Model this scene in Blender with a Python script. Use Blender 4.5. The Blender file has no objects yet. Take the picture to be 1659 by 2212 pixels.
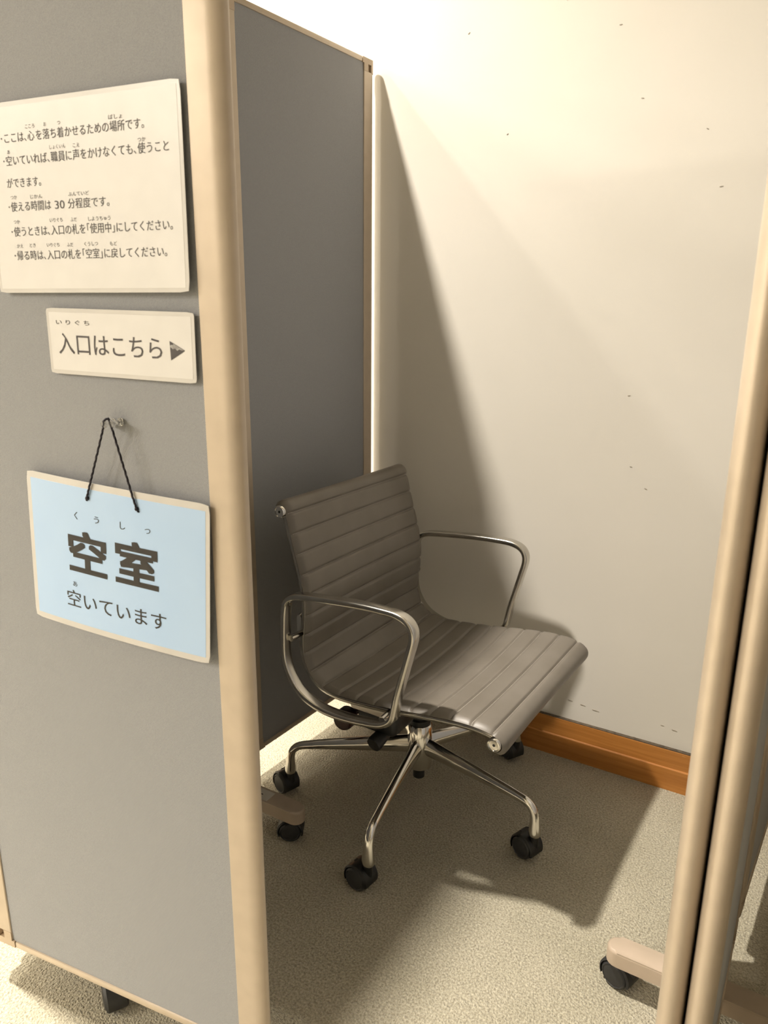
import bpy, bmesh, math, random
from mathutils import Vector, Matrix
random.seed(7)
SC = bpy.context.scene
COL = SC.collection
PI = math.pi

# ------------------------------------------------------------------ camera
CAM_H = 1.19
pitch, roll, yaw = math.radians(15.2), math.radians(0.46), math.radians(30.82)
fw = Vector((0, math.cos(pitch), -math.sin(pitch)))
r0 = Vector((1, 0, 0)); u0 = Vector((0, math.sin(pitch), math.cos(pitch)))
rt = math.cos(roll) * r0 + math.sin(roll) * u0
up = -math.sin(roll) * r0 + math.cos(roll) * u0
RZ = Matrix.Rotation(yaw, 3, 'Z')
rt, up, fw = RZ @ rt, RZ @ up, RZ @ fw
cam_data = bpy.data.cameras.new('camera')
cam = bpy.data.objects.new('camera', cam_data)
COL.objects.link(cam)
M = Matrix(((rt.x, up.x, -fw.x, 0), (rt.y, up.y, -fw.y, 0), (rt.z, up.z, -fw.z, CAM_H), (0, 0, 0, 1)))
cam.matrix_world = M
cam_data.sensor_fit = 'VERTICAL'
cam_data.sensor_height = 36.0
cam_data.lens = 1600.0 / 2212.0 * 36.0
cam_data.clip_start = 0.02
cam_data.dof.use_dof = True
cam_data.dof.focus_distance = 1.45
cam_data.dof.aperture_fstop = 9.0
SC.camera = cam

# ------------------------------------------------------------------ view, world
SC.view_settings.view_transform = 'Standard'
SC.view_settings.look = 'None'
SC.view_settings.gamma = 1.0
SC.view_settings.use_curve_mapping = False
SC.view_settings.exposure = 0.36
SC.cycles.max_bounces = 6; SC.cycles.diffuse_bounces = 4; SC.cycles.glossy_bounces = 3; SC.cycles.transmission_bounces = 4
SC.cycles.use_adaptive_sampling = True; SC.cycles.adaptive_threshold = 0.06; SC.cycles.adaptive_min_samples = 16
SC.cycles.caustics_reflective = False; SC.cycles.caustics_refractive = False
world = bpy.data.worlds.new('world')
SC.world = world
world.use_nodes = True
world.node_tree.nodes['Background'].inputs[0].default_value = (1.0, 0.9, 0.75, 1)
world.node_tree.nodes['Background'].inputs[1].default_value = 0.0

# ------------------------------------------------------------------ lamps of the room (recessed ceiling downlights)
CEIL = 3.3
WARM = (1.0, 0.925, 0.81)
# x, y, watts, radius
LAMPS = [
    (-1.68, 0.555, 80, 0.070),     # above the booth side, casts the fan-shaped shadow
    (-2.52, 0.60, 27, 0.070),      # left of the booth, casts the second, flatter shadow line
    (-2.7, 1.40, 15, 0.060),       # close to the back wall
    (-5.6, 0.7, 60, 0.070),
    (-8.0, 0.7, 60, 0.070),
]
# x, y, watts, length, width of flush ceiling panels
PANELS = [(-4.2, -3.0, 185, 1.2, 0.6), (-3.6, -5.2, 210, 1.2, 0.6), (-6.8, -4.8, 170, 1.2, 0.6)]

def lamp(name, x, y, watts, sx, sy=None, spread=142):
    ld = bpy.data.lights.new(name, 'AREA')
    ld.shape = 'RECTANGLE' if sy else 'DISK'; ld.size = sx
    if sy: ld.size_y = sy
    ld.energy = watts; ld.color = WARM
    if not sy: ld.spread = math.radians(spread)      # recessed reflector
    lo = bpy.data.objects.new(name, ld)
    COL.objects.link(lo); lo.location = (x, y, CEIL - 0.012)
    return lo
for k, (x, y, w_, r_) in enumerate(LAMPS): lamp('downlight_lamp', x, y, w_, r_ * 2, spread=118 if k == 0 else 142)
for x, y, w_, lx, ly in PANELS: lamp('panel_lamp', x, y, w_, lx, ly)

# ------------------------------------------------------------------ material helpers
def new_mat(name):
    m = bpy.data.materials.new(name); m.use_nodes = True
    nt = m.node_tree
    return m, nt, nt.nodes['Principled BSDF'], nt.nodes['Material Output']

def N(nt, kind, **kw):
    n = nt.nodes.new(kind)
    for k, v in kw.items():
        if k in n.inputs: n.inputs[k].default_value = v
        else: setattr(n, k, v)
    return n

def coords(nt, scale=(1, 1, 1), rot=(0, 0, 0), out='Object'):
    tc = nt.nodes.new('ShaderNodeTexCoord'); mp = nt.nodes.new('ShaderNodeMapping')
    nt.links.new(tc.outputs[out], mp.inputs['Vector'])
    mp.inputs['Scale'].default_value = scale; mp.inputs['Rotation'].default_value = rot
    return mp.outputs['Vector']

def ramp(nt, fac, c0, c1, p0=0.0, p1=1.0):
    r = nt.nodes.new('ShaderNodeValToRGB')
    r.color_ramp.elements[0].position = p0; r.color_ramp.elements[0].color = (*c0, 1)
    r.color_ramp.elements[1].position = p1; r.color_ramp.elements[1].color = (*c1, 1)
    nt.links.new(fac, r.inputs['Fac'])
    return r.outputs['Color']

def bump(nt, bsdf, height, strength, dist):
    b = nt.nodes.new('ShaderNodeBump'); b.inputs['Strength'].default_value = strength; b.inputs['Distance'].default_value = dist
    nt.links.new(height, b.inputs['Height']); nt.links.new(b.outputs['Normal'], bsdf.inputs['Normal'])
    return b

def noisy(name, c0, c1, scale, rough, metal=0.0, bump_s=0.0, bump_d=0.001, detail=1, spec=0.5, coat=0.0):
    m, nt, b, o = new_mat(name)
    v = coords(nt)
    n = N(nt, 'ShaderNodeTexNoise', Scale=scale, Detail=detail)
    nt.links.new(v, n.inputs['Vector'])
    nt.links.new(ramp(nt, n.outputs['Fac'], c0, c1, 0.3, 0.7), b.inputs['Base Color'])
    b.inputs['Roughness'].default_value = rough; b.inputs['Metallic'].default_value = metal
    b.inputs['Specular IOR Level'].default_value = spec
    b.inputs['Coat Weight'].default_value = coat
    if bump_s: bump(nt, b, n.outputs['Fac'], bump_s, bump_d)
    return m

MT = {}
# painted wall
m, nt, b, o = new_mat('wall_paint')
v = coords(nt)
n1 = N(nt, 'ShaderNodeTexNoise', Scale=1.6, Detail=3); nt.links.new(v, n1.inputs['Vector'])
n2 = N(nt, 'ShaderNodeTexNoise', Scale=160.0, Detail=0); nt.links.new(v, n2.inputs['Vector'])
col = ramp(nt, n1.outputs['Fac'], (0.70, 0.665, 0.60), (0.735, 0.70, 0.64), 0.35, 0.65)
nt.links.new(col, b.inputs['Base Color'])
b.inputs['Roughness'].default_value = 0.75; b.inputs['Specular IOR Level'].default_value = 0.25
bump(nt, b, n2.outputs['Fac'], 0.06, 0.001)
MT['wall'] = m
MT['wall_plain'] = noisy('wall_paint_plain', (0.70, 0.665, 0.60), (0.735, 0.70, 0.64), 1.5, 0.8, detail=1, spec=0.2)
MT['ceiling'] = noisy('ceiling_paint', (0.84, 0.82, 0.78), (0.87, 0.85, 0.81), 3, 0.85, spec=0.2)
# carpet
m, nt, b, o = new_mat('carpet')
v = coords(nt)
n1 = N(nt, 'ShaderNodeTexNoise', Scale=6.0, Detail=3); nt.links.new(v, n1.inputs['Vector'])
n2 = N(nt, 'ShaderNodeTexNoise', Scale=230.0, Detail=2, Roughness=0.65); nt.links.new(v, n2.inputs['Vector'])
vo = N(nt, 'ShaderNodeTexVoronoi', Scale=260.0); nt.links.new(v, vo.inputs['Vector'])
add = N(nt, 'ShaderNodeMath', operation='MULTIPLY_ADD'); add.inputs[1].default_value = -0.6
nt.links.new(vo.outputs['Distance'], add.inputs[0]); nt.links.new(n2.outputs['Fac'], add.inputs[2])
ca = ramp(nt, n2.outputs['Fac'], (0.30, 0.268, 0.198), (0.58, 0.538, 0.425), 0.32, 0.68)
cb = ramp(nt, n1.outputs['Fac'], (0.90, 0.90, 0.88), (1.0, 1.0, 1.0), 0.35, 0.65)
mx = N(nt, 'ShaderNodeMix', data_type='RGBA', blend_type='MULTIPLY'); mx.inputs['Factor'].default_value = 1.0
nt.links.new(ca, mx.inputs[6]); nt.links.new(cb, mx.inputs[7]); nt.links.new(mx.outputs[2], b.inputs['Base Color'])
b.inputs['Roughness'].default_value = 0.95; b.inputs['Specular IOR Level'].default_value = 0.1
b.inputs['Sheen Weight'].default_value = 0.25
bump(nt, b, add.outputs[0], 0.9, 0.004)
MT['carpet'] = m
# woven screen cloth (fine twill)
m, nt, b, o = new_mat('woven_cloth')
v = coords(nt)
w1 = N(nt, 'ShaderNodeTexWave', wave_type='BANDS', bands_direction='DIAGONAL', Scale=300.0, Distortion=0.5, Detail=0.0)
w1.inputs['Detail Scale'].default_value = 3.0
mp2 = coords(nt, (1, 0.0, -0.8)); nt.links.new(mp2, w1.inputs['Vector'])
n2 = N(nt, 'ShaderNodeTexNoise', Scale=900.0, Detail=0); nt.links.new(v, n2.inputs['Vector'])
ad = N(nt, 'ShaderNodeMath', operation='MULTIPLY_ADD'); ad.inputs[1].default_value = 0.6
nt.links.new(n2.outputs['Fac'], ad.inputs[0]); nt.links.new(w1.outputs['Fac'], ad.inputs[2])
nt.links.new(ramp(nt, ad.outputs[0], (0.200, 0.206, 0.220), (0.365, 0.373, 0.395), 0.2, 1.1), b.inputs['Base Color'])
b.inputs['Roughness'].default_value = 0.85; b.inputs['Specular IOR Level'].default_value = 0.2
b.inputs['Sheen Weight'].default_value = 0.3
bump(nt, b, ad.outputs[0], 0.3, 0.0004)
MT['cloth'] = m
MT['frame'] = noisy('beige_paint', (0.53, 0.445, 0.350), (0.565, 0.475, 0.375), 40, 0.40, metal=0.2, spec=0.5)
MT['frame_cap'] = noisy('beige_plastic', (0.50, 0.40, 0.29), (0.54, 0.43, 0.32), 30, 0.5)
MT['foot'] = noisy('taupe_plastic', (0.42, 0.34, 0.26), (0.46, 0.37, 0.29), 25, 0.38)
MT['hinge'] = noisy('dark_hinge_and_gap', (0.03, 0.022, 0.018), (0.05, 0.04, 0.03), 60, 0.5)
# wood
m, nt, b, o = new_mat('baseboard_wood')
v = coords(nt, (1.2, 30, 30))
n1 = N(nt, 'ShaderNodeTexNoise', Scale=3.0, Detail=6, Distortion=0.4); nt.links.new(v, n1.inputs['Vector'])
v2 = coords(nt, (6, 60, 60)); n2 = N(nt, 'ShaderNodeTexNoise', Scale=4.0, Detail=4); nt.links.new(v2, n2.inputs['Vector'])
ca = ramp(nt, n1.outputs['Fac'], (0.36, 0.135, 0.024), (0.52, 0.22, 0.05), 0.3, 0.7)
sc = ramp(nt, n2.outputs['Fac'], (0, 0, 0), (1, 1, 1), 0.70, 0.78)
mx = N(nt, 'ShaderNodeMix', data_type='RGBA'); nt.links.new(sc, mx.inputs[0]); nt.links.new(ca, mx.inputs[6]); mx.inputs[7].default_value = (0.60, 0.36, 0.15, 1)
nt.links.new(mx.outputs[2], b.inputs['Base Color']); b.inputs['Roughness'].default_value = 0.42
bump(nt, b, n1.outputs['Fac'], 0.1, 0.001)
MT['wood'] = m
MT['scuff'] = noisy('wall_scuff', (0.33, 0.29, 0.24), (0.45, 0.41, 0.35), 80, 0.8)
MT['scuff_dark'] = noisy('dark_joint', (0.06, 0.045, 0.03), (0.12, 0.09, 0.06), 90, 0.8)
# chair
m, nt, b, o = new_mat('taupe_leather')
v = coords(nt)
n1 = N(nt, 'ShaderNodeTexVoronoi', Scale=900.0); nt.links.new(v, n1.inputs['Vector'])
n2 = N(nt, 'ShaderNodeTexNoise', Scale=9.0, Detail=3); nt.links.new(v, n2.inputs['Vector'])
nt.links.new(ramp(nt, n2.outputs['Fac'], (0.150, 0.132, 0.110), (0.185, 0.165, 0.142), 0.3, 0.7), b.inputs['Base Color'])
b.inputs['Roughness'].default_value = 0.42; b.inputs['Specular IOR Level'].default_value = 0.5
bump(nt, b, n1.outputs['Distance'], 0.10, 0.0006)
MT['leather'] = m
MT['thread'] = noisy('pale_thread', (0.42, 0.39, 0.34), (0.5, 0.46, 0.4), 200, 0.7)
MT['alu'] = noisy('polished_aluminium', (0.70, 0.68, 0.64), (0.75, 0.73, 0.69), 12, 0.12, metal=1.0)
MT['alu_dull'] = noisy('satin_aluminium', (0.52, 0.50, 0.46), (0.58, 0.56, 0.52), 30, 0.22, metal=1.0)
MT['black'] = noisy('black_plastic', (0.010, 0.010, 0.010), (0.016, 0.016, 0.016), 60, 0.42)
MT['tyre'] = noisy('black_nylon', (0.020, 0.020, 0.021), (0.028, 0.028, 0.029), 80, 0.5)
MT['red_knob'] = noisy('dark_red_plastic', (0.035, 0.010, 0.008), (0.05, 0.014, 0.010), 40, 0.35)
# papers
MT['laminate'] = noisy('laminate_film', (0.60, 0.585, 0.57), (0.64, 0.625, 0.61), 20, 0.25, spec=0.5)
MT['paper'] = noisy('white_paper', (0.72, 0.71, 0.705), (0.75, 0.74, 0.735), 30, 0.3, spec=0.4)
MT['paper_blue'] = noisy('pale_blue_paper', (0.44, 0.62, 0.90), (0.47, 0.65, 0.92), 12, 0.3, spec=0.4)
MT['ink'] = noisy('grey_ink', (0.055, 0.048, 0.052), (0.07, 0.062, 0.066), 50, 0.6)
MT['ink_dark'] = noisy('dark_ink', (0.022, 0.019, 0.018), (0.030, 0.026, 0.024), 50, 0.6)
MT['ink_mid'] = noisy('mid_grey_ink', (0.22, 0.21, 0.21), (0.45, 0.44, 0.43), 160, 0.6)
MT['cord'] = noisy('black_cord', (0.008, 0.006, 0.012), (0.02, 0.016, 0.026), 400, 0.8)
m, nt, b, o = new_mat('clear_plastic')
b.inputs['Base Color'].default_value = (0.95, 0.95, 0.95, 1); b.inputs['Transmission Weight'].default_value = 0.9
b.inputs['Roughness'].default_value = 0.05; b.inputs['IOR'].default_value = 1.46
MT['clear'] = m
MT['steel'] = noisy('steel', (0.6, 0.6, 0.6), (0.65, 0.65, 0.65), 20, 0.25, metal=1.0)
MT['sticker'] = noisy('paper_label', (0.60, 0.56, 0.50), (0.64, 0.60, 0.54), 60, 0.6)

# ------------------------------------------------------------------ mesh helpers
def obj(name, bm, mat, parent=None, smooth=None, loc=None):
    me = bpy.data.meshes.new(name)
    bmesh.ops.recalc_face_normals(bm, faces=bm.faces)
    bm.to_mesh(me); bm.free()
    if mat: me.materials.append(MT[mat])
    o = bpy.data.objects.new(name, me)
    COL.objects.link(o)
    if parent: o.parent = parent
    if loc: o.location = loc
    if smooth is not None:
        me.shade_smooth()
        me.set_sharp_from_angle(angle=math.radians(smooth))
    return o

def tag(o, label=None, cat=None, group=None, kind=None):
    if label: o['label'] = label
    if cat: o['category'] = cat
    if group: o['group'] = group
    if kind: o['kind'] = kind
    return o

def empty(name, loc=(0, 0, 0), rz=0.0, parent=None):
    o = bpy.data.objects.new(name, None); COL.objects.link(o)
    o.location = loc; o.rotation_euler = (0, 0, rz); o.empty_display_size = 0.05
    if parent: o.parent = parent
    return o

def prism(bm, pts, z0, z1, mat=None):
    """vertical prism from plan polygon pts (x,y)"""
    a = [bm.verts.new((x, y, z0)) for x, y in pts]; b_ = [bm.verts.new((x, y, z1)) for x, y in pts]
    n = len(pts)
    bm.faces.new(a[::-1]); bm.faces.new(b_)
    for i in range(n):
        bm.faces.new((a[i], a[(i + 1) % n], b_[(i + 1) % n], b_[i]))

def box(bm, x0, x1, y0, y1, z0, z1, bev=0.0, seg=2):
    r = bmesh.ops.create_cube(bm, size=1.0)
    vs = r['verts']
    for v_ in vs:
        v_.co = Vector(((x0 + x1) / 2 + v_.co.x * (x1 - x0), (y0 + y1) / 2 + v_.co.y * (y1 - y0), (z0 + z1) / 2 + v_.co.z * (z1 - z0)))
    if bev:
        es = list({e for v_ in vs for e in v_.link_edges})
        bmesh.ops.bevel(bm, geom=es, offset=bev, segments=seg, profile=0.5, affect='EDGES')

def sweep(bm, path, sections, closed=False, caps=True):
    """path: list of (origin, axis_a, axis_b); sections: list (or one) of 2D point lists"""
    rings = []
    for i, (o_, a_, b_) in enumerate(path):
        sec = sections[i] if isinstance(sections[0][0], (list, tuple)) and not isinstance(sections[0][0], (int, float)) else sections
        rings.append([bm.verts.new(o_ + a_ * p + b_ * q) for p, q in sec])
    n = len(rings[0]); m_ = len(rings)
    for i in range(m_ if closed else m_ - 1):
        A, B = rings[i], rings[(i + 1) % m_]
        for j in range(n):
            bm.faces.new((A[j], A[(j + 1) % n], B[(j + 1) % n], B[j]))
    if caps and not closed:
        bm.faces.new(rings[0][::-1]); bm.faces.new(rings[-1])

def circle(r, n=16, sx=1.0, sy=1.0):
    return [(r * sx * math.cos(2 * PI * i / n), r * sy * math.sin(2 * PI * i / n)) for i in range(n)]

def rrect(w, h, r, seg=3):
    pts = []
    for cx_, cy_, a0 in ((w / 2 - r, h / 2 - r, 0), (-w / 2 + r, h / 2 - r, PI / 2), (-w / 2 + r, -h / 2 + r, PI), (w / 2 - r, -h / 2 + r, 1.5 * PI)):
        for k in range(seg + 1):
            a = a0 + k * PI / 2 / seg
            pts.append((cx_ + r * math.cos(a), cy_ + r * math.sin(a)))
    return pts

def lathe(bm, prof, mat4, n=24, close=True):
    """prof: list of (radius, axial); axis = local z of mat4"""
    rings = []
    for r, z in prof:
        if r < 1e-6:
            rings.append([bm.verts.new(mat4 @ Vector((0, 0, z)))])
        else:
            rings.append([bm.verts.new(mat4 @ Vector((r * math.cos(2 * PI * i / n), r * math.sin(2 * PI * i / n), z))) for i in range(n)])
    for A, B in zip(rings, rings[1:]):
        if len(A) == 1 and len(B) == 1: continue
        for i in range(n):
            j = (i + 1) % n
            if len(A) == 1: bm.faces.new((A[0], B[i], B[j]))
            elif len(B) == 1: bm.faces.new((A[i], A[j], B[0]))
            else: bm.faces.new((A[i], A[j], B[j], B[i]))

def axis_mat(origin, z_axis, x_hint=Vector((0, 0, 1))):
    z = Vector(z_axis).normalized()
    x = x_hint - z * x_hint.dot(z)
    if x.length < 1e-4: x = Vector((1, 0, 0)) - z * z.x
    x.normalize(); y = z.cross(x)
    return Matrix(((x.x, y.x, z.x, origin[0]), (x.y, y.y, z.y, origin[1]), (x.z, y.z, z.z, origin[2]), (0, 0, 0, 1)))

def catmull(pts, per, closed=False):
    """dense Catmull-Rom through pts (tuples)"""
    P = [Vector(p) for p in pts]; n = len(P); out = []
    for i in range(n if closed else n - 1):
        if closed: p0, p1, p2, p3 = P[i - 1], P[i], P[(i + 1) % n], P[(i + 2) % n]
        else: p0, p1, p2, p3 = P[max(i - 1, 0)], P[i], P[i + 1], P[min(i + 2, n - 1)]
        for k in range(per):
            t = k / per
            out.append(0.5 * ((2 * p1) + (p2 - p0) * t + (2 * p0 - 5 * p1 + 4 * p2 - p3) * t * t + (3 * p1 - p0 - 3 * p2 + p3) * t ** 3))
    if not closed: out.append(P[-1])
    return out

def tube_path(pts, closed=False, ref=Vector((0, 1, 0))):
    """frames for a path of Vectors; axis_b = ref-ish, axis_a = in-plane normal"""
    fr = []; n = len(pts)
    for i, p in enumerate(pts):
        a = pts[(i + 1) % n] if (closed or i < n - 1) else pts[i]
        b_ = pts[i - 1] if (closed or i > 0) else pts[i]
        t = (a - b_).normalized()
        nn = ref.cross(t).normalized(); bb = t.cross(nn).normalized()
        fr.append((p, nn, bb))
    return fr

# ------------------------------------------------------------------ the room
WALL_Y = 1.820
X0, X1, Y0 = -9.0, 7.0, -7.0
bm = bmesh.new(); box(bm, X0, X1, Y0, WALL_Y, -0.05, 0.0); tag(obj('floor', bm, 'carpet'), 'pale grey-green carpet floor', kind='structure')
bm = bmesh.new(); box(bm, X0, X1, WALL_Y, WALL_Y + 0.1, -0.05, CEIL); tag(obj('wall_back', bm, 'wall'), 'cream painted back wall with scuffs', kind='structure')
bm = bmesh.new(); box(bm, X0 - 0.1, X0, Y0, WALL_Y, -0.05, CEIL); tag(obj('wall_left', bm, 'wall_plain'), kind='structure')
bm = bmesh.new(); box(bm, X1, X1 + 0.1, Y0, WALL_Y, -0.05, CEIL); tag(obj('wall_right', bm, 'wall_plain'), kind='structure')
bm = bmesh.new(); box(bm, X0, X1, Y0 - 0.1, Y0, -0.05, CEIL); tag(obj('wall_front', bm, 'wall_plain'), kind='structure')
bm = bmesh.new(); box(bm, X0, X1, Y0, WALL_Y, CEIL, CEIL + 0.1); tag(obj('ceiling', bm, 'ceiling'), kind='structure')
# baseboard with a stepped profile
bm = bmesh.new()
prof = [(0, 0.0), (-0.016, 0.0), (-0.016, 0.060), (-0.0145, 0.062), (-0.0125, 0.063), (-0.0105, 0.110), (-0.0095, 0.112), (0, 0.112)]
sweep(bm, [(Vector((X0, WALL_Y, 0)), Vector((0, 1, 0)), Vector((0, 0, 1))), (Vector((X1, WALL_Y, 0)), Vector((0, 1, 0)), Vector((0, 0, 1)))], prof)
tag(obj('baseboard_back', bm, 'wood'), 'orange-brown stepped wooden baseboard', kind='structure')

bm = bmesh.new(); random.seed(3)
x = -3.0
while x < 1.5:                                   # dark uneven joint between board and wall
    l_ = random.uniform(0.05, 0.16); t_ = random.uniform(0.0008, 0.0022)
    box(bm, x, x + l_, WALL_Y - 0.0102, WALL_Y, 0.112, 0.112 + t_); x += l_
obj('joint_line', bm, 'scuff_dark', bpy.data.objects['baseboard_back'])

# small dents and scuffs on the wall
bm = bmesh.new()
SCUFF = [(-0.62, 1.86, 0.010), (-0.86, 1.83, 0.006), (-0.5, 1.79, 0.006), (-0.75, 1.60, 0.005), (-0.44, 1.64, 0.006), (-0.30, 1.565, 0.005), (-0.26, 1.45, 0.007), (-0.16, 1.60, 0.005), (-0.42, 0.16, 0.018), (-0.455, 0.166, 0.014), (-0.49, 0.17, 0.012), (-0.22, 0.165, 0.012), (-0.25, 0.17, 0.008), (-0.35, 0.78, 0.006), (-0.39, 0.83, 0.005), (-0.41, 1.0, 0.006)]
for sx, sz, ln in SCUFF:
    a = random.uniform(-0.5, 0.6) if sz > 0.3 else -0.05
    c_, s_ = math.cos(a), math.sin(a); w = 0.0007
    q = [(-ln / 2, -w), (0, -w * 1.6), (ln / 2, -w * 0.5), (ln / 2, w * 0.5), (0, w * 1.2), (-ln / 2, w)]
    q = [(sx + c_ * p - s_ * r, sz + s_ * p + c_ * r) for p, r in q]
    f_ = [bm.verts.new((p, WALL_Y - 0.0009, r)) for p, r in q]; g_ = [bm.verts.new((p, WALL_Y + 0.001, r)) for p, r in q]
    bm.faces.new(f_)
    for i in range(6): bm.faces.new((f_[i], f_[(i + 1) % 6], g_[(i + 1) % 6], g_[i]))
so = obj('scuff_marks', bm, 'scuff', bpy.data.objects['wall_back']); so['kind'] = 'stuff'

# downlight trims around the lamps
for k, (x, y, w_, r_) in enumerate(LAMPS):
    bm = bmesh.new()
    lathe(bm, [(r_ + 0.003, 0.001), (r_ + 0.003, -0.006), (r_ + 0.012, -0.007), (r_ + 0.016, 0.0), (r_ + 0.003, 0.001)], Matrix.Translation((x, y, CEIL)), 32)
    tag(obj('downlight_trim', bm, 'ceiling', smooth=40), 'white ring of a recessed ceiling downlight', 'downlight', 'recessed ceiling downlights')

for x, y, w_, lx, ly in PANELS:
    bm = bmesh.new()
    for (a0, a1, b0, b1) in ((-lx / 2 - 0.03, lx / 2 + 0.03, -ly / 2 - 0.03, -ly / 2), (-lx / 2 - 0.03, lx / 2 + 0.03, ly / 2, ly / 2 + 0.03), (-lx / 2 - 0.03, -lx / 2, -ly / 2, ly / 2), (lx / 2, lx / 2 + 0.03, -ly / 2, ly / 2)):
        box(bm, x + a0, x + a1, y + b0, y + b1, CEIL - 0.02, CEIL)
    tag(obj('ceiling_panel_frame', bm, 'ceiling'), 'white frame of a rectangular ceiling light panel', 'light panel', 'rectangular ceiling light panels')

# ------------------------------------------------------------------ casters
def caster_geo(bm_hood, bm_wheels, R=0.027, W=0.047, hood=True):
    """twin-wheel caster, wheel centre at origin, axle = y, trailing to -x of the stem; stem stands at x = +0.016"""
    for s in (-1, 1):
        y0 = s * 0.006
        mtx = axis_mat((0, y0, 0), (0, s, 0))
        d = W / 2 - 0.006
        lathe(bm_wheels, [(0, 0), (R - 0.003, 0), (R, 0.003), (R, d - 0.005), (R - 0.002, d - 0.002), (R - 0.0045, d), (R - 0.006, d - 0.0012), (R * 0.45, d + 0.0008), (0, d + 0.0012)], mtx, 28)
    # hood: shell over the top of both wheels
    Ro, Ri = R + 0.0045, R + 0.0012
    a0, a1, n = math.radians(-18), math.radians(205), 22
    y1 = W / 2 - 0.0015
    ring = []
    for i in range(n + 1):
        a = a0 + (a1 - a0) * i / n
        c_, s_ = math.cos(a), math.sin(a)
        ring.append([bm_hood.verts.new((r * c_, y, r * s_)) for r, y in ((Ro - 0.003, -y1), (Ro, -y1 + 0.003), (Ro, y1 - 0.003), (Ro - 0.003, y1), (Ri, y1), (Ri, -y1))])
    for A, B in zip(ring, ring[1:]):
        for j in range(6): bm_hood.faces.new((A[j], A[(j + 1) % 6], B[(j + 1) % 6], B[j]))
    bm_hood.faces.new(ring[0][::-1]); bm_hood.faces.new(ring[-1])
    # centre web and stem socket
    box(bm_hood, -R * 0.55, Ro - 0.002, -0.005, 0.005, -0.008, Ro - 0.002)
    lathe(bm_hood, [(0, 0.0), (0.0105, 0.0), (0.0105, Ro + 0.012), (0.0, Ro + 0.012)], Matrix.Translation((0.020, 0, 0)), 16)

def caster_mesh_joined(bm, R=0.026, W=0.044):
    caster_geo(bm, bm, R, W)

# ------------------------------------------------------------------ folding screens
ZB, ZT, TH = 0.088, 1.80, 0.0265
PW = 0.0475

def bull_post(bm, W, z0, z1, end):
    """post cross-section with half-round outer edge; end 0: at x=0, 1: at x=W"""
    r = TH / 2; pts = []; rx = 0.021
    for k in range(17):
        a = PI / 2 + PI * k / 16
        pts.append((rx + rx * math.cos(a), r * math.sin(a)))
    pts += [(PW - 0.001, -r), (PW, -r + 0.001), (PW, r - 0.001), (PW - 0.001, r)]
    if end: pts = [(W - x, y) for x, y in pts][::-1]
    prism(bm, pts, z0, z1)

def corner_cap(bm, W, end, top):
    """plastic corner: a shoe that closes the post and turns into the rail, with the pocket of the hinge"""
    z0, z1 = (ZT - 0.030, ZT) if top else (ZB, ZB + 0.030)
    r = TH / 2 + 0.0004
    pts = [(r + r * math.cos(PI / 2 + PI * k / 12), r * math.sin(PI / 2 + PI * k / 12)) for k in range(13)]
    w = PW + 0.006
    lo = pts + [(w, -r), (w, r)]
    if end: lo = [(W - x, y) for x, y in lo][::-1]
    zr0, zr1 = (ZT - 0.013, ZT) if top else (ZB, ZB + 0.013)
    prism(bm, lo, zr0, zr1)                         # foot of the L along the rail
    bl = pts + [(0.012, -r), (0.012, r)] if False else pts + [(0.017, -r), (0.017, r)]
    if end: bl = [(W - x, y) for x, y in bl][::-1]
    za, zb_ = (z0, zr0) if top else (zr1, z1)
    prism(bm, [(x, y) for x, y in bl], za, zb_)    # upright of the L
    # inner lug leaving a small square pocket
    x0, x1 = (0.030, PW) if not end else (W - PW, W - 0.030)
    box(bm, x0, x1, -r, r, za, zb_)
    x0, x1 = (0.017, 0.030) if not end else (W - 0.030, W - 0.017)
    box(bm, x0, x1, -r + 0.007, r - 0.007, za, zb_)

def leaf(parent, W, start, ang):
    bm = bmesh.new()
    box(bm, PW - 0.004, W - PW + 0.004, -TH / 2 + 0.0028, TH / 2 - 0.0028, ZB + 0.010, ZT - 0.010)
    lf = obj('leaf_board', bm, 'cloth', parent)
    lf.location = (start[0], start[1], 0); lf.rotation_euler = (0, 0, ang)
    for e in (0, 1):
        bm = bmesh.new(); bull_post(bm, W, ZB + 0.0302, ZT - 0.0302, e); obj('side_post', bm, 'frame', lf, smooth=35)
        for tp in (0, 1):
            bm = bmesh.new(); corner_cap(bm, W, e, tp); obj('corner_cap', bm, 'frame_cap', lf, smooth=35)
    for z0, z1 in ((ZB, ZB + 0.0125), (ZT - 0.0125, ZT)):
        bm = bmesh.new(); box(bm, PW + 0.007, W - PW - 0.007, -TH / 2, TH / 2, z0, z1, 0.0025, 2); obj('rail', bm, 'frame', lf, smooth=35)
    return lf

def hinge(parent, x, y, ang, z, gap=0.02):
    bm = bmesh.new()
    lathe(bm, [(0, -0.02), (0.005, -0.02), (0.005, 0.02), (0, 0.02)], Matrix.Translation((0, 0, 0)), 12)
    box(bm, -gap, gap, -0.0015, 0.0015, -0.016, 0.016)
    o_ = obj('hinge', bm, 'hinge', parent, smooth=40); o_.location = (x, y, z); o_.rotation_euler = (0, 0, ang)

def gap_light_stop(parent, p, q, ang, w):
    """added dark strip over the whole height, blocks light through the gap of two leaves"""
    bm = bmesh.new(); box(bm, -w / 2, w / 2, -0.004, 0.004, ZB + 0.012, ZT - 0.012, 0.001, 1)  # added to stop light leaking between leaves, coloured like the dark gap
    o_ = obj('gap_light_stop', bm, 'hinge', parent); o_.location = (p, q, 0); o_.rotation_euler = (0, 0, ang)

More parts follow.
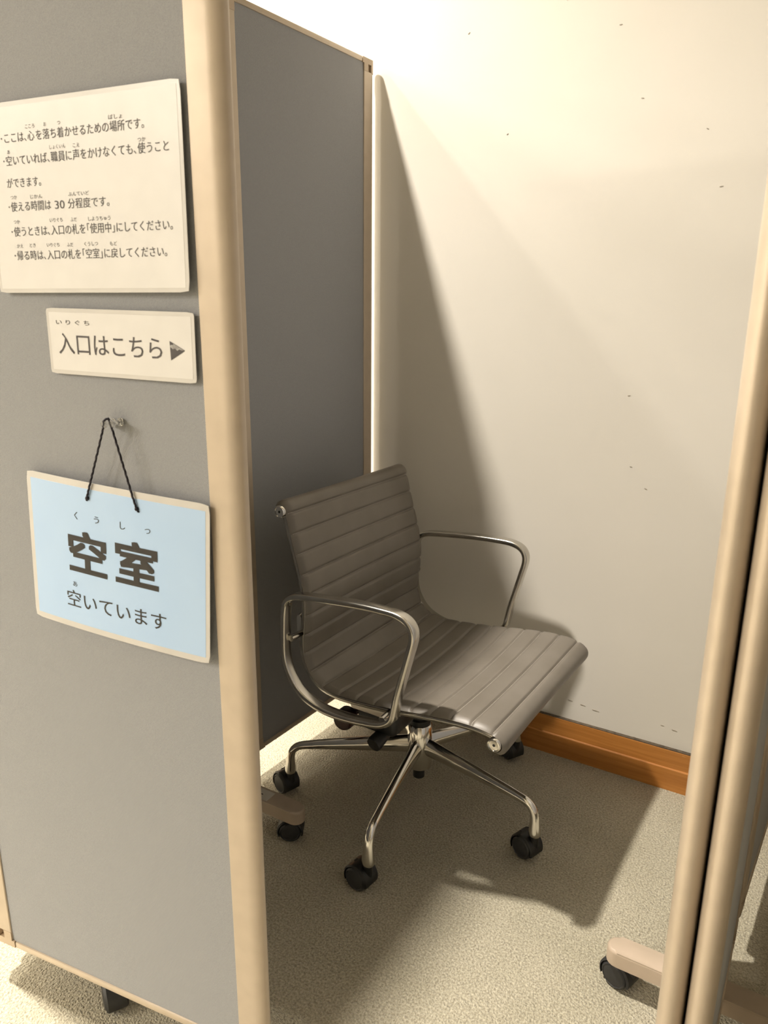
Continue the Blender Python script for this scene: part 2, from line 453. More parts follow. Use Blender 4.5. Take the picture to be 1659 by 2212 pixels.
def foot_bar(parent, xc, y, x_l, x_r, cas, ztop=0.0925, wid=0.042, sticker=False):
    """T-foot lying along x, rounded ends, casters below both ends"""
    h_ = 0.031
    bm = bmesh.new()
    pts = []
    r = wid / 2
    for k in range(11):
        a = PI / 2 + PI * k / 10
        pts.append((x_l + r + r * math.cos(a), r * math.sin(a)))
    for k in range(11):
        a = -PI / 2 + PI * k / 10
        pts.append((x_r - r + r * math.cos(a), r * math.sin(a)))
    prism(bm, pts, ztop - h_, ztop)
    top = [e for e in bm.edges if all(abs(v_.co.z - ztop) < 1e-5 for v_ in e.verts)]
    bmesh.ops.bevel(bm, geom=top, offset=0.006, segments=4, profile=0.5, affect='EDGES')
    f_ = obj('foot', bm, 'foot', parent, smooth=40); f_.location = (0, y, 0)
    for (cx_, cy_, ca) in cas:
        bm = bmesh.new(); caster_mesh_joined(bm)
        c_ = obj('caster', bm, 'tyre', f_, smooth=40); c_.location = (cx_, cy_ - y, 0.0261); c_.rotation_euler = (0, 0, ca)
    bm = bmesh.new()
    box(bm, xc - 0.012, xc + 0.012, -0.010, 0.010, ztop - 0.004, ZB + 0.02) if ztop < ZB + 0.02 else None
    obj('foot_mount', bm, 'foot', f_)
    if sticker:
        bm = bmesh.new(); box(bm, x_r - 0.165, x_r - 0.092, -0.017, 0.015, ztop - 0.0002, ztop + 0.0006)
        s_ = obj('label_sticker', bm, 'sticker', f_); s_['label'] = 'small paper label with faint print'
        bm = bmesh.new(); box(bm, x_r - 0.135, x_r - 0.115, -0.004, -0.001, ztop + 0.0006, ztop + 0.0009)
        box(bm, x_r - 0.158, x_r - 0.146, 0.004, 0.0055, ztop + 0.0006, ztop + 0.0009); obj('label_print', bm, 'ink', f_)
    return f_

A_B = math.radians(7.6)
UB = Vector((math.cos(A_B), math.sin(A_B), 0)); NB = Vector((-math.sin(A_B), math.cos(A_B), 0))
OB = Vector((-0.93, 0.609, 0))                     # reference point on the front leaf's face
SC1 = empty('folding_screen', (-1.15, 1.0, 0))
tag(SC1, 'grey cloth folding screen with beige frame on the left, signs on its front leaf', 'folding screen', 'three-leaf folding screens around the booth')
def rel(root, p): return (p[0] - root.location.x, p[1] - root.location.y)
pB = OB + UB * -0.233 + NB * (TH / 2)
leaf_front = leaf(SC1, 0.576, rel(SC1, pB), A_B)
leaf(SC1, 0.627, rel(SC1, (-1.1665, 0.615)), math.atan2(0.578, 0.014))
leaf(SC1, 0.545, rel(SC1, (-1.1525, 1.256)), math.atan2(0.532, 0.028))
for z in (0.16, 1.0, 1.72):
    hinge(SC1, *rel(SC1, (-1.151, 1.2475)), PI / 2, z, 0.010)
    hinge(SC1, *rel(SC1, (-1.166, 0.609)), PI / 2, z, 0.004)
gap_light_stop(SC1, *rel(SC1, (-1.1515, 1.2485)), PI / 2, 0.022)
gap_light_stop(SC1, *rel(SC1, (-1.1660, 0.607)), PI / 2, 0.030)
foot_bar(SC1, 0.0, 1.150 - 1.0, -0.252, 0.256, [(0.213, 0.158, math.radians(30)), (-0.20, 0.158, math.radians(30))], sticker=True)
foot_bar(SC1, -0.012, 0.80 - 1.0, -0.252, 0.245, [(0.20, -0.17, 0.4), (-0.20, -0.17, 0.4)])
for cx_, cy_ in ((-0.934, 0.652),):
    bm = bmesh.new(); caster_mesh_joined(bm, 0.0255, 0.040); box(bm, -0.006, 0.03, -0.006, 0.006, 0.03, 0.061)
    c_ = obj('caster', bm, 'tyre', SC1, smooth=40); c_.location = (*rel(SC1, (cx_, cy_)), 0.0261); c_.rotation_euler = (0, 0, math.radians(150))

SC2 = empty('folding_screen', (-0.03, 1.0, 0))
tag(SC2, 'folded grey screen on the right seen end-on as two rounded beige posts', 'folding screen', 'three-leaf folding screens around the booth')
leaf(SC2, 0.590, rel(SC2, (-0.0570, 0.712)), math.radians(89.4))
leaf(SC2, 0.595, rel(SC2, (-0.0275, 0.712)), math.radians(89.4))
leaf(SC2, 0.450, rel(SC2, (-0.0205, 1.330)), math.radians(85.8))
for z in (0.16, 1.0, 1.72):
    hinge(SC2, *rel(SC2, (-0.021, 1.3185)), PI / 2, z, 0.012)
    hinge(SC2, *rel(SC2, (-0.0365, 1.316)), 0.0, z, 0.006)
gap_light_stop(SC2, *rel(SC2, (-0.0210, 1.3185)), PI / 2, 0.026)
foot_bar(SC2, 0.0025, 1.150 - 1.0, -0.176, 0.178, [(-0.153, 0.163, math.radians(-20)), (0.15, 0.163, math.radians(-20))])
foot_bar(SC2, 0.0025, 0.80 - 1.0, -0.176, 0.178, [(-0.153, -0.187, 0.4), (0.15, -0.187, 0.4)])

# ------------------------------------------------------------------ lettering
_txt = bpy.data.curves.new('lettering_source', 'FONT')
_txt_o = bpy.data.objects.new('lettering_source', _txt)
COL.objects.link(_txt_o)
_txt.resolution_u = 3

def glyphs(s, offset=0.0):
    _txt.body = s; _txt.offset = offset
    dg = bpy.context.evaluated_depsgraph_get(); dg.update()
    me = _txt_o.evaluated_get(dg).to_mesh()
    V = [tuple(v_.co) for v_ in me.vertices]; F = [tuple(p.vertices) for p in me.polygons]
    _txt_o.evaluated_get(dg).to_mesh_clear()
    return V, F

def write(parent, s, u0, u1, zc, em, surf, mat='ink', offset=0.0, name='lettering', lift=0.0006, mid=0.38):
    """letters on a sheet: fitted between u0 and u1, centred on height zc; surf(u, v) gives the sheet's bulge"""
    s = s.replace('、', '\uff64').replace('「', '\uff62').replace('」', '\uff63').replace('・', '\uff65')   # narrow marks
    V, F = glyphs(s, 0.0)
    xa = min(v_[0] for v_ in V); xb = max(v_[0] for v_ in V)
    k = (u1 - u0) / (xb - xa)
    bm = bmesh.new()
    shifts = [(0.0, 0.0)]
    if offset > 0:                       # heavy type: the strokes grown outwards in eight directions
        shifts += [(offset * a_, offset * b_) for a_, b_ in ((1, 0), (-1, 0), (0, 1), (0, -1), (1, 1), (-1, 1), (1, -1), (-1, -1))]
        u0 += offset * k; k *= (xb - xa - 2 * offset) / (xb - xa)
    for q, (dx, dy) in enumerate(shifts):
        vs = []
        for x, y, _ in V:
            u = u0 + (x - xa + dx) * k; w = zc + (y - mid + dy) * em
            vs.append(bm.verts.new((u, -(surf(u, w) + lift + q * 0.00002), w)))
        for f_ in F:
            try: bm.faces.new([vs[i] for i in f_])
            except ValueError: pass
    return obj(name, bm, mat, parent)

def sheet(bm, w, h, surf, r, thick, lift, u0=0.0, v0=0.0, nu=24, nv=18):
    """laminated sheet: local x right, z up, -y towards the viewer; corners rounded"""
    def clampc(u, v):
        return u, v
    grid_f, grid_b = {}, {}
    for i in range(nu + 1):
        for j in range(nv + 1):
            u = u0 + w * i / nu; v = v0 + h * j / nv
            # pull corners in to a rounded outline
            cu_ = min(max(u, u0 + r), u0 + w - r); cv = min(max(v, v0 + r), v0 + h - r)
            du, dv = u - cu_, v - cv; L_ = math.hypot(du, dv)
            if L_ > r: u, v = cu_ + du / L_ * r, cv + dv / L_ * r
            y = -(surf(u, v) + lift)
            grid_f[i, j] = bm.verts.new((u, y, v)); grid_b[i, j] = bm.verts.new((u, y + thick, v))
    for i in range(nu):
        for j in range(nv):
            bm.faces.new((grid_f[i, j], grid_f[i + 1, j], grid_f[i + 1, j + 1], grid_f[i, j + 1]))
            bm.faces.new((grid_b[i, j + 1], grid_b[i + 1, j + 1], grid_b[i + 1, j], grid_b[i, j]))
    bord = [(i, 0) for i in range(nu)] + [(nu, j) for j in range(nv)] + [(i, nv) for i in range(nu, 0, -1)] + [(0, j) for j in range(nv, 0, -1)]
    for a, b_ in zip(bord, bord[1:] + bord[:1]):
        bm.faces.new((grid_f[a], grid_b[a], grid_b[b_], grid_f[b_]))

def on_screen(u, z, out=0.0):
    p = OB + UB * u - NB * out
    return (p.x, p.y, z)

# --- the notice (information about the quiet room)
NO = empty('notice_sheet', on_screen(-0.0125, 1.2085, 0.0005), A_B)
tag(NO, 'large white laminated notice with six lines of Japanese text, top of the screen', 'notice')
nW, nH = 0.303, 0.2195
def s_no(u, v):
    return 0.0012 + 0.0035 * (u / nW) ** 2 * (1 - 0.5 * v / nH) + 0.002 * (1 - v / nH) ** 2
bm = bmesh.new(); sheet(bm, nW, nH, s_no, 0.005, 0.0007, 0.0007); obj('laminate', bm, 'laminate', NO, smooth=40)
bm = bmesh.new(); sheet(bm, nW - 0.010, nH - 0.010, s_no, 0.0004, 0.0003, 0.0009, 0.005, 0.005); obj('paper', bm, 'paper', NO, smooth=40)
def nline(s, u0, u1, z, em, sub=False):
    write(NO, s, u0 + 0.0125, u1 + 0.0125, z - 1.2085, em, s_no, 'ink', 0.0, 'furigana' if sub else 'text_line', lift=0.0013)
nline('・ここは、', 0.0185, 0.0605, 1.3885, 0.0122)
nline('心', 0.0628, 0.0735, 1.3885, 0.0122)
nline('を落ち着かせるための場所です。', 0.0765, 0.2390, 1.3885, 0.0122)
nline('・空いていれば、職員に声をかけなくても、使うこと', 0.0185, 0.2715, 1.3632, 0.0124)
nline('ができます。', 0.0205, 0.0770, 1.3380, 0.0122)
nline('・使える時間は', 0.0190, 0.0895, 1.3108, 0.0122)
nline('30', 0.0960, 0.1115, 1.3106, 0.0132)
nline('分程度です。', 0.1170, 0.1810, 1.3106, 0.0122)
nline('・使うときは、入口の札を「使用中」にしてください。', 0.0195, 0.2712, 1.2818, 0.0124)
nline('・帰る時は、入口の札を「空室」に戻してください。', 0.0205, 0.2612, 1.2535, 0.0124)
for s, u, z, w_ in (('こころ', .0681, 1.3988, .0150), ('お', .0924, 1.399, .0042), ('つ', .1141, 1.3989, .0046), ('ばしょ', .199, 1.3981, .0201),
                    ('あ', .0289, 1.373, .0044), ('しょくいん', .1086, 1.3739, .0250), ('こえ', .1378, 1.3732, .0100), ('つか', .2343, 1.372, .0113),
                    ('つか', .0295, 1.3217, .0105), ('じかん', .067, 1.3211, .0195), ('ぶんていど', .1349, 1.321, .0327),
                    ('つか', .0302, 1.2933, .0105), ('いりぐち', .0958, 1.2932, .0210), ('ふだ', .1239, 1.2926, .0100), ('しようちゅう', .164, 1.2924, .0341),
                    ('かえ', .0315, 1.2649, .0105), ('とき', .053, 1.2652, .0100), ('いりぐち', .0871, 1.2649, .0205), ('ふだ', .1148, 1.2644, .0100), ('くうしつ', .1483, 1.2646, .0215), ('もど', .1828, 1.264, .0110)):
    nline(s, u - w_ / 2, u + w_ / 2, z, 0.0054, True)

# --- the entrance sign
EN = empty('entrance_sign', on_screen(0.0600, 1.1075, 0.0005), A_B)
EN.rotation_euler = (0, math.radians(1.0), A_B)
tag(EN, 'narrow white laminated strip pointing right to the entrance, below the notice', 'sign')
eW, eH = 0.2295, 0.0815
def s_en(u, v): return 0.0012 + 0.001 * (u / eW) ** 2
bm = bmesh.new(); sheet(bm, eW, eH, s_en, 0.004, 0.0007, 0.0007, 0, 0.0015); obj('laminate', bm, 'laminate', EN, smooth=40)
bm = bmesh.new(); sheet(bm, eW - 0.009, eH - 0.010, s_en, 0.0004, 0.0003, 0.0009, 0.0045, 0.0065); obj('paper', bm, 'paper', EN, smooth=40)
write(EN, '入口はこちら', 0.0170, 0.1810, 0.0400, 0.0290, s_en, 'ink', -0.004, lift=0.0013)
write(EN, 'い り ぐ ち', 0.0160, 0.0705, 0.0660, 0.0068, s_en, 'ink', name='furigana', lift=0.0013)
bm = bmesh.new(); tri = [(0.1930, 0.0495), (0.2150, 0.0390), (0.1940, 0.0270)]
vs = [bm.verts.new((u, -(s_en(u, v_) + 0.0013), v_)) for u, v_ in tri]; bm.faces.new(vs); obj('arrow', bm, 'ink', EN)
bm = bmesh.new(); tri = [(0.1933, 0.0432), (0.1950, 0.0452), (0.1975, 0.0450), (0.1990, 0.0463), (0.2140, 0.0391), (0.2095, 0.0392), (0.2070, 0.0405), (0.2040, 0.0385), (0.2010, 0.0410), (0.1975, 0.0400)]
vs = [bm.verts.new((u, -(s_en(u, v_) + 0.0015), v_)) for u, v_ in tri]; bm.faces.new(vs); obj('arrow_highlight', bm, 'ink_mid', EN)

# --- the vacancy board hanging from a cord
VA = empty('vacancy_board', on_screen(-0.0019, 0.9764, 0.004), A_B)
VA.rotation_euler = Matrix.Rotation(A_B, 3, 'Z').to_euler()
VA.rotation_mode = 'XYZ'
VA.matrix_world = Matrix.Translation(VA.location) @ Matrix.Rotation(A_B, 4, 'Z') @ Matrix.Rotation(math.radians(3.2), 4, 'Y')
tag(VA, 'pale blue laminated vacancy board hanging from a black cord', 'sign')
vW, vH = 0.303, 0.216
def s_va(u, v):
    return 0.002 + 0.010 * (1 - (2 * u / vW - 1) ** 2) * 0.5 + 0.004 * (-v / vH) * 0.5
bm = bmesh.new(); sheet(bm, vW, vH, s_va, 0.006, 0.0008, 0.0007, 0, -vH); obj('laminate', bm, 'laminate', VA, smooth=40)
bm = bmesh.new(); sheet(bm, 0.2895, 0.1985, s_va, 0.0004, 0.0003, 0.0009, 0.0075, -0.2075); obj('blue_paper', bm, 'paper_blue', VA, smooth=40)
write(VA, '空', 0.0738, 0.1416, -0.1010, 0.0640, s_va, 'ink_dark', 0.024, lift=0.0013)
write(VA, '室', 0.1558, 0.2262, -0.1000, 0.0650, s_va, 'ink_dark', 0.024, lift=0.0013)
write(VA, '空いています', 0.0665, 0.2370, -0.1715, 0.0268, s_va, 'ink_dark', -0.002, lift=0.0013)
for s, u, em in (('く', 0.0904, 0.0125), ('う', 0.1266, 0.0115), ('し', 0.1704, 0.0120), ('つ', 0.2105, 0.0105)):
    w_ = 0.0085 if s != 'く' else 0.0055
    write(VA, s, u - w_ / 2, u + w_ / 2, -0.0490, em, s_va, 'ink_dark', name='furigana', lift=0.0013)
write(VA, 'あ', 0.0785, 0.0860, -0.1490, 0.0085, s_va, 'ink_dark', name='furigana', lift=0.0013)
# cord: from the left hole over the pins and down to the right hole (board-local coordinates)
def b2v(u, z, out):
    w_ = VA.matrix_world.inverted() @ Vector(on_screen(u, z, out)); return (w_.x, w_.y, w_.z)
hl = (0.1133, -(s_va(0.1133, -0.0201) + 0.0025), -0.0201); hr = (0.1951, -(s_va(0.1951, -0.021) + 0.0025), -0.0210)
cpts = [(hl[0] - 0.002, hl[1] + 0.004, hl[2] - 0.003), hl, tuple(Vector(hl) * 0.55 + Vector(b2v(0.1515, 1.045, 0.016)) * 0.45), b2v(0.1515, 1.045, 0.016), b2v(0.1535, 1.0535, 0.016), b2v(0.1595, 1.0570, 0.016), b2v(0.1640, 1.0510, 0.016), tuple(Vector(hr) * 0.5 + Vector(b2v(0.1655, 1.045, 0.016)) * 0.5), hr, (hr[0] + 0.002, hr[1] + 0.004, hr[2] - 0.003)]
dense = catmull(cpts, 40)
bm = bmesh.new()
fr = tube_path(dense, ref=Vector((0, 1, 0)))
secs = []
for i in range(len(fr)):
    tw = i * 0.32
    secs.append([((0.00125 + 0.00035 * math.cos(3 * (a - tw))) * math.cos(a), (0.00125 + 0.00035 * math.cos(3 * (a - tw))) * math.sin(a)) for a in [2 * PI * k / 12 for k in range(12)]])
sweep(bm, fr, secs); obj('hanging_cord', bm, 'cord', VA, smooth=60)
for k, (hx, hy, hz) in enumerate((hl, hr)):
    bm = bmesh.new(); lathe(bm, [(0, -0.0026), (0.0022, -0.0022), (0.0030, 0.0), (0.0022, 0.0022), (0, 0.0026)], Matrix.Translation((hx, hy + 0.0008, hz - 0.001)), 14); obj('knot', bm, 'cord', VA, smooth=60)

# --- push pins
for (u, z, lb) in ((0.1530, 1.0500, 'clear push pin on the grey screen, left of the pair holding the cord'), (0.1655, 1.0515, 'clear push pin on the grey screen, right of the pair holding the cord')):
    bm = bmesh.new()
    p = Vector(on_screen(u, z, -0.003)); mtx = axis_mat(p, -NB)
    lathe(bm, [(0, 0.0), (0.0052, 0.0), (0.0055, 0.001), (0.0052, 0.0022), (0.0032, 0.0035), (0.0028, 0.0100), (0.0034, 0.0125), (0.0048, 0.0140), (0.0050, 0.0158), (0.0044, 0.0168), (0, 0.0170)], axis_mat(p - NB * 0.003, -NB), 20)
    pin = obj('push_pin', bm, 'clear', None, smooth=50); tag(pin, lb, 'push pin', 'push pins holding the cord')
    bm = bmesh.new(); lathe(bm, [(0, -0.004), (0.0006, -0.004), (0.0006, 0.008), (0, 0.009)], axis_mat(p, -NB), 8); obj('needle', bm, 'steel', pin)
bpy.data.objects.remove(_txt_o); bpy.data.curves.remove(_txt)

# ------------------------------------------------------------------ the chair
CH = empty('office_chair', (-0.736, 1.428, 0), math.radians(-2.0))
tag(CH, 'taupe ribbed leather swivel chair with polished aluminium arms and five-star base', 'chair')
HW = 0.245
midp = [(-0.2365, 0.770), (-0.2330, 0.783), (-0.2240, 0.7905), (-0.2140, 0.7870), (-0.2085, 0.772), (-0.192, 0.712), (-0.172, 0.642), (-0.1625, 0.595), (-0.1605, 0.560), (-0.164, 0.515), (-0.168, 0.475), (-0.163, 0.443), (-0.150, 0.417), (-0.130, 0.400), (-0.104, 0.391), (-0.070, 0.388), (0.0, 0.393), (0.065, 0.4005), (0.135, 0.411), (0.205, 0.4195), (0.250, 0.4210), (0.286, 0.4165), (0.3045, 0.4060), (0.3080, 0.3950), (0.3025, 0.3850), (0.2920, 0.3820)]
dn = catmull([(x, 0, z) for x, z in midp], 40)
cum = [0.0]
for a_, b_ in zip(dn, dn[1:]): cum.append(cum[-1] + (b_ - a_).length)
LEN = cum[-1]
def path_at(s):
    s = min(max(s, 0.0), LEN); lo, hi = 0, len(cum) - 1
    while hi - lo > 1:
        md = (lo + hi) // 2
        if cum[md] <= s: lo = md
        else: hi = md
    t = (s - cum[lo]) / max(cum[hi] - cum[lo], 1e-9)
    p = dn[lo].lerp(dn[hi], t)
    a_ = dn[max(lo - 3, 0)]; b_ = dn[min(hi + 3, len(dn) - 1)]
    tg = (b_ - a_).normalized()
    return p, tg, Vector((tg.z * -1, 0, tg.x)) if False else Vector((-tg.z, 0, tg.x))
# tangent runs from the top of the back to the seat front; normal (-tz,0,tx): points forward/up
S0 = 0.052
SEAMS = []
s = S0
while s < LEN - 0.046:
    SEAMS.append(s); s += 0.0452
def rib(s):
    d = min(abs(s - q) for q in SEAMS)
    return 1.0 - 0.45 * math.exp(-(d / 0.0028) ** 2) - 0.10 * math.exp(-(d / 0.011) ** 2)
def sag(s, y):
    w_ = math.exp(-((s - 0.62) / 0.23) ** 2) * 0.013 + math.exp(-((s - 0.2) / 0.15) ** 2) * 0.004
    return -w_ * (1 - (y / HW) ** 2)
NS, NY = 470, 34
TK = 0.0095
ys = []
for j in range(NY + 1):
    t = -1 + 2 * j / NY
    ys.append(HW * math.sin(t * PI / 2) * 0.45 + HW * t * 0.55)
bm = bmesh.new()
F_, B_ = {}, {}
for i in range(NS + 1):
    s = LEN * i / NS
    p, tg, nn = path_at(s)
    rb = rib(s)
    endf = min(1.0, min(s, LEN - s) / 0.006 + 0.25)
    for j, y in enumerate(ys):
        e = max(0.0, (abs(y) - (HW - 0.013)) / 0.013)
        pr = math.sqrt(max(0.0, 1 - e * e))
        off = TK * pr * (rb if True else 1) * endf
        sg = sag(s, y)
        q = p + nn * sg
        F_[i, j] = bm.verts.new((q.x + nn.x * off, y, q.z + nn.z * off))
        ob = TK * 0.55 * pr * endf
        B_[i, j] = bm.verts.new((q.x - nn.x * ob, y, q.z - nn.z * ob))
for i in range(NS):
    for j in range(NY):
        bm.faces.new((F_[i, j], F_[i + 1, j], F_[i + 1, j + 1], F_[i, j + 1]))
        bm.faces.new((B_[i, j + 1], B_[i + 1, j + 1], B_[i + 1, j], B_[i, j]))
    for j in (0, NY):
        bm.faces.new((F_[i, j], B_[i, j], B_[i + 1, j], F_[i + 1, j]))
for i in (0, NS):
    for j in range(NY): bm.faces.new((F_[i, j], F_[i, j + 1], B_[i, j + 1], B_[i, j]))
bmesh.ops.remove_doubles(bm, verts=bm.verts, dist=1e-6)
pad = obj('upholstery', bm, 'leather', CH, smooth=70)
pad['label'] = 'ribbed taupe leather sling of seat and back'
# stitching along every seam
bm = bmesh.new()
for q in SEAMS:
    p, tg, nn = path_at(q)
    y = -HW + 0.004
    while y < HW - 0.004:
        y1 = y + 0.0030
        vs = []
        for yy, dd in ((y, -1), (y1, -1), (y1, 1), (y, 1)):
            e = max(0.0, (abs(yy) - (HW - 0.013)) / 0.013); pr = math.sqrt(max(0.0, 1 - e * e))
            off = TK * pr * rib(q) + 0.0005 + sag(q, yy)
            vs.append(bm.verts.new((p.x + nn.x * off + tg.x * 0.00045 * dd, yy, p.z + nn.z * off + tg.z * 0.00045 * dd)))
        bm.faces.new(vs)
        y += 0.0047
st = obj('stitching', bm, 'thread', pad); st['kind'] = 'stuff'

# side rails following the profile, just under the sling
i0 = next(i for i, c_ in enumerate(cum) if c_ > 0.030); i1 = next(i for i, c_ in enumerate(cum) if c_ > LEN - 0.034)
for sy in (-1, 1):
    bm = bmesh.new(); path = []
    for i in range(i0, i1, 8):
        p, tg, nn = path_at(cum[i])
        path.append((p - nn * 0.0115 + Vector((0, sy * (HW - 0.0155), 0)), nn, Vector((0, 1, 0))))
    sweep(bm, path, rrect(0.0115, 0.016, 0.003, 2))
    obj('side_rail', bm, 'alu_dull', CH, smooth=50)
# end caps of the two rolls
for (cx_, cz_, nm) in ((-0.2225, 0.7765, 'back'), (0.2930, 0.3985, 'front')):
    for sy in (-1, 1):
        bm = bmesh.new(); mtx = axis_mat((cx_, sy * (HW - 0.006), cz_), (0, sy, 0))
        lathe(bm, [(0, 0), (0.0138, 0), (0.0138, 0.010), (0.0128, 0.0118), (0.0108, 0.0120), (0.0100, 0.0098), (0.0052, 0.0096), (0, 0.0096)], mtx, 28)
        cap = obj('end_cap', bm, 'alu', CH, smooth=35); cap['label'] = 'round metal end cap'
        bm = bmesh.new(); lathe(bm, [(0, 0.0095), (0.0030, 0.0095), (0.0030, 0.0100), (0, 0.0100)], mtx, 6); obj('screw_head', bm, 'black', cap)
# arms: closed flat aluminium loops outside the rails
loop = [(.098, .462), (.1185, .540), (.1295, .588), (.1215, .613), (.098, .6255), (.060, .628), (-.010, .6255), (-.112, .616), (-.158, .6085), (-.1805, .594), (-.1885, .570), (-.1920, .507), (-.1910, .460), (-.1780, .421), (-.148, .387), (-.098, .3675), (-.036, .3645), (.030, .3725), (.062, .3810), (.0835, .3990), (.0915, .430)]
for sy in (-1, 1):
    bm = bmesh.new()
    pts = catmull([(x, sy * 0.275, z) for x, z in loop], 8, closed=True)
    fr = tube_path(pts, closed=True, ref=Vector((0, 1, 0)))
    secs = []
    for (p, a_, b_) in fr:
        th = 0.0135
        secs.append(rrect(th, 0.027, 0.0055, 3))
    sweep(bm, fr, secs, closed=True)
    arm = obj('armrest', bm, 'alu_dull', CH, smooth=60); arm['label'] = 'satin aluminium loop armrest'
    for (bx, bz) in ((0.055, 0.386), (-0.1800, 0.505)):
        bm = bmesh.new(); lathe(bm, [(0, 0), (0.007, 0), (0.007, 0.040), (0, 0.040)], axis_mat((bx, sy * 0.232, bz), (0, sy, 0)), 14); obj('arm_bolt', bm, 'alu_dull', arm, smooth=40)
# spreaders
bm = bmesh.new(); path = []
for k in range(21):
    t = -1 + 2 * k / 20; y = t * 0.236
    z = 0.372 - 0.030 * (1 - t ** 4)
    path.append((Vector((0.0, y, z)), Vector((1, 0, 0)), Vector((0, 0, 1))))
sweep(bm, path, rrect(0.095, 0.014, 0.005, 2)); obj('seat_spreader', bm, 'alu', CH, smooth=45)
bm = bmesh.new(); path = []
for k in range(21):
    t = -1 + 2 * k / 20; y = t * 0.236
    path.append((Vector((-0.186 - 0.022 * (1 - t ** 4), y, 0.520)), Vector((1, 0, 0)), Vector((0, 0, 1))))
sweep(bm, path, rrect(0.012, 0.050, 0.005, 2)); obj('back_spreader', bm, 'alu', CH, smooth=45)
# tilt mechanism
bm = bmesh.new()
box(bm, -0.115, 0.060, -0.055, 0.055, 0.268, 0.334, 0.014, 3)
box(bm, -0.165, -0.080, -0.040, 0.040, 0.245, 0.320, 0.012, 3)
mech = obj('tilt_mechanism', bm, 'black', CH, smooth=40)
bm = bmesh.new()
lathe(bm, [(0, 0), (0.010, 0), (0.010, 0.045), (0.022, 0.048), (0.026, 0.054), (0.026, 0.080), (0.023, 0.086), (0, 0.087)], axis_mat((-0.158, -0.035, 0.236), (0, -1, 0)), 24)
kn = obj('tension_knob', bm, 'red_knob', mech, smooth=40); kn['label'] = 'dark red tension knob'
bm = bmesh.new()
lathe(bm, [(0, 0), (0.009, 0), (0.012, 0.03), (0.017, 0.10), (0.019, 0.128), (0.017, 0.132), (0, 0.133)], axis_mat((-0.020, -0.045, 0.280), (-0.10, -1, -0.30)), 20)
box(bm, -0.095, 0.010, -0.150, -0.050, 0.256, 0.318, 0.016, 3)
obj('height_lever', bm, 'black', mech, smooth=40)
# column and base
bm = bmesh.new(); lathe(bm, [(0, 0.20), (0.0255, 0.20), (0.0255, 0.232), (0.021, 0.236), (0.021, 0.300), (0, 0.300)], Matrix.Translation((-0.012, 0.005, 0)), 24); obj('gas_column', bm, 'black', CH, smooth=40)
bm = bmesh.new(); lathe(bm, [(0, 0.098), (0.022, 0.098), (0.030, 0.103), (0.032, 0.120), (0.0305, 0.160), (0.0300, 0.214), (0.0270, 0.219), (0, 0.219)], Matrix.Translation((-0.012, 0.005, 0)), 32)
hub = obj('base_hub', bm, 'alu', CH, smooth=40)
bm = bmesh.new(); lathe(bm, [(0, 0.068), (0.011, 0.068), (0.0145, 0.071), (0.0145, 0.100), (0, 0.100)], Matrix.Translation((-0.012, 0.005, 0)), 20); obj('column_foot', bm, 'black', hub, smooth=40)
legp = [(0.012, 0.162, 0.040, 0.032), (0.050, 0.160, 0.0375, 0.029), (0.100, 0.1565, 0.034, 0.026), (0.160, 0.1525, 0.030, 0.024), (0.220, 0.148, 0.0255, 0.022), (0.270, 0.1435, 0.0215, 0.020), (0.299, 0.139, 0.0195, 0.0195), (0.3145, 0.128, 0.0190, 0.0195), (0.3210, 0.112, 0.0195, 0.0205), (0.3230, 0.092, 0.0235, 0.0245), (0.3240, 0.070, 0.0275, 0.0285), (0.3240, 0.064, 0.0255, 0.0265)]
ctr = catmull([(a_, 0, b_) for a_, b_, _, _ in legp], 5); hh = catmull([(c_, d_, 0) for _, _, c_, d_ in legp], 5)
bm = bmesh.new(); secs = []
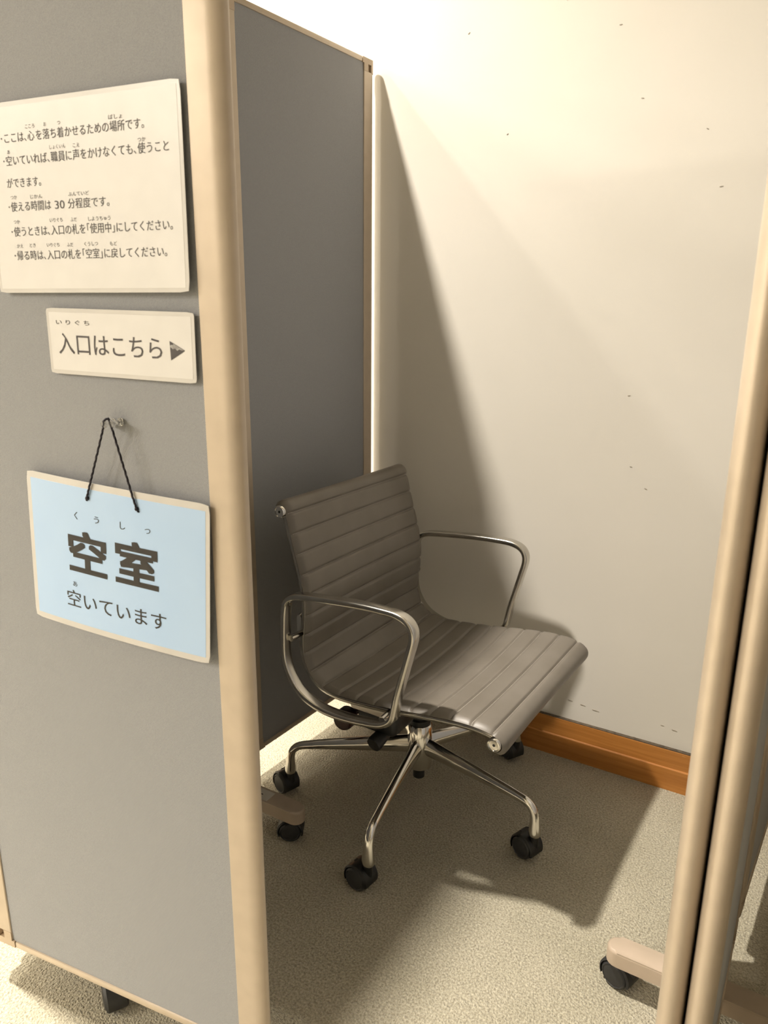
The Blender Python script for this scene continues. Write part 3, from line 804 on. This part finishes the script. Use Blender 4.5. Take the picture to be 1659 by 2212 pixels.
for i, v_ in enumerate(hh):
    f_ = 1.0 - min(1.0, i / (len(hh) * 0.62))
    sec = []
    for k in range(20):
        a = 2 * PI * k / 20
        x_ = math.cos(a) * v_.x / 2 * (1.0 + 0.25 * f_); y_ = math.sin(a) * v_.y / 2
        nar = 1.0 - 0.42 * f_ * max(0.0, math.cos(a))          # crest narrower than the belly
        sec.append((x_, y_ * nar))
    secs.append(sec)
fr = tube_path(ctr, ref=Vector((0, -1, 0)))
# make sure axis_a points up along the leg
fr = [(p, a_ if (a_.z > 0 or a_.x > 0) else -a_, b_) for p, a_, b_ in fr]
sweep(bm, fr, secs)
leg0 = obj('base_leg', bm, 'alu', CH, smooth=60)
bmh, bmw = bmesh.new(), bmesh.new(); caster_geo(bmh, bmw)
cas0 = obj('caster', bmh, 'black', CH, smooth=40); cas0['label'] = 'black twin-wheel caster'
bmw.free(); wheels = []
for s in (-1, 1):
    bm = bmesh.new(); R_, d = 0.027, 0.0175
    lathe(bm, [(0, 0), (R_ - 0.003, 0), (R_, 0.003), (R_, d - 0.005), (R_ - 0.002, d - 0.002), (R_ - 0.0045, d), (R_ - 0.006, d - 0.0012), (R_ * 0.45, d + 0.0008), (0, d + 0.0012)], axis_mat((0, s * 0.006, 0), (0, s, 0)), 28)
    wheels.append(obj('wheel', bm, 'tyre', cas0, smooth=35))
BC = (-0.012, 0.005)
trail = {-152.9: 163, -80.9: 172, -8.9: 160, 63.1: 150, 135.1: 170}
base_rot = math.degrees(CH.rotation_euler.z)
for k, (ang, tr) in enumerate(trail.items()):
    a = math.radians(ang - base_rot); t_ = math.radians(tr - base_rot)
    lg = leg0 if k == 0 else leg0.copy()
    ca = cas0 if k == 0 else cas0.copy()
    if k:
        COL.objects.link(lg); COL.objects.link(ca); lg.parent = CH; ca.parent = CH
        for w0 in wheels:
            w2 = w0.copy(); COL.objects.link(w2); w2.parent = ca
    lg.rotation_euler = (0, 0, a); lg.location = (BC[0], BC[1], 0)
    px, py = BC[0] + 0.3240 * math.cos(a), BC[1] + 0.3240 * math.sin(a)
    # caster local +x is opposite to the trail direction
    ca.rotation_euler = (0, 0, t_ + PI)
    ca.location = (px + 0.020 * math.cos(t_), py + 0.020 * math.sin(t_), 0.0272)
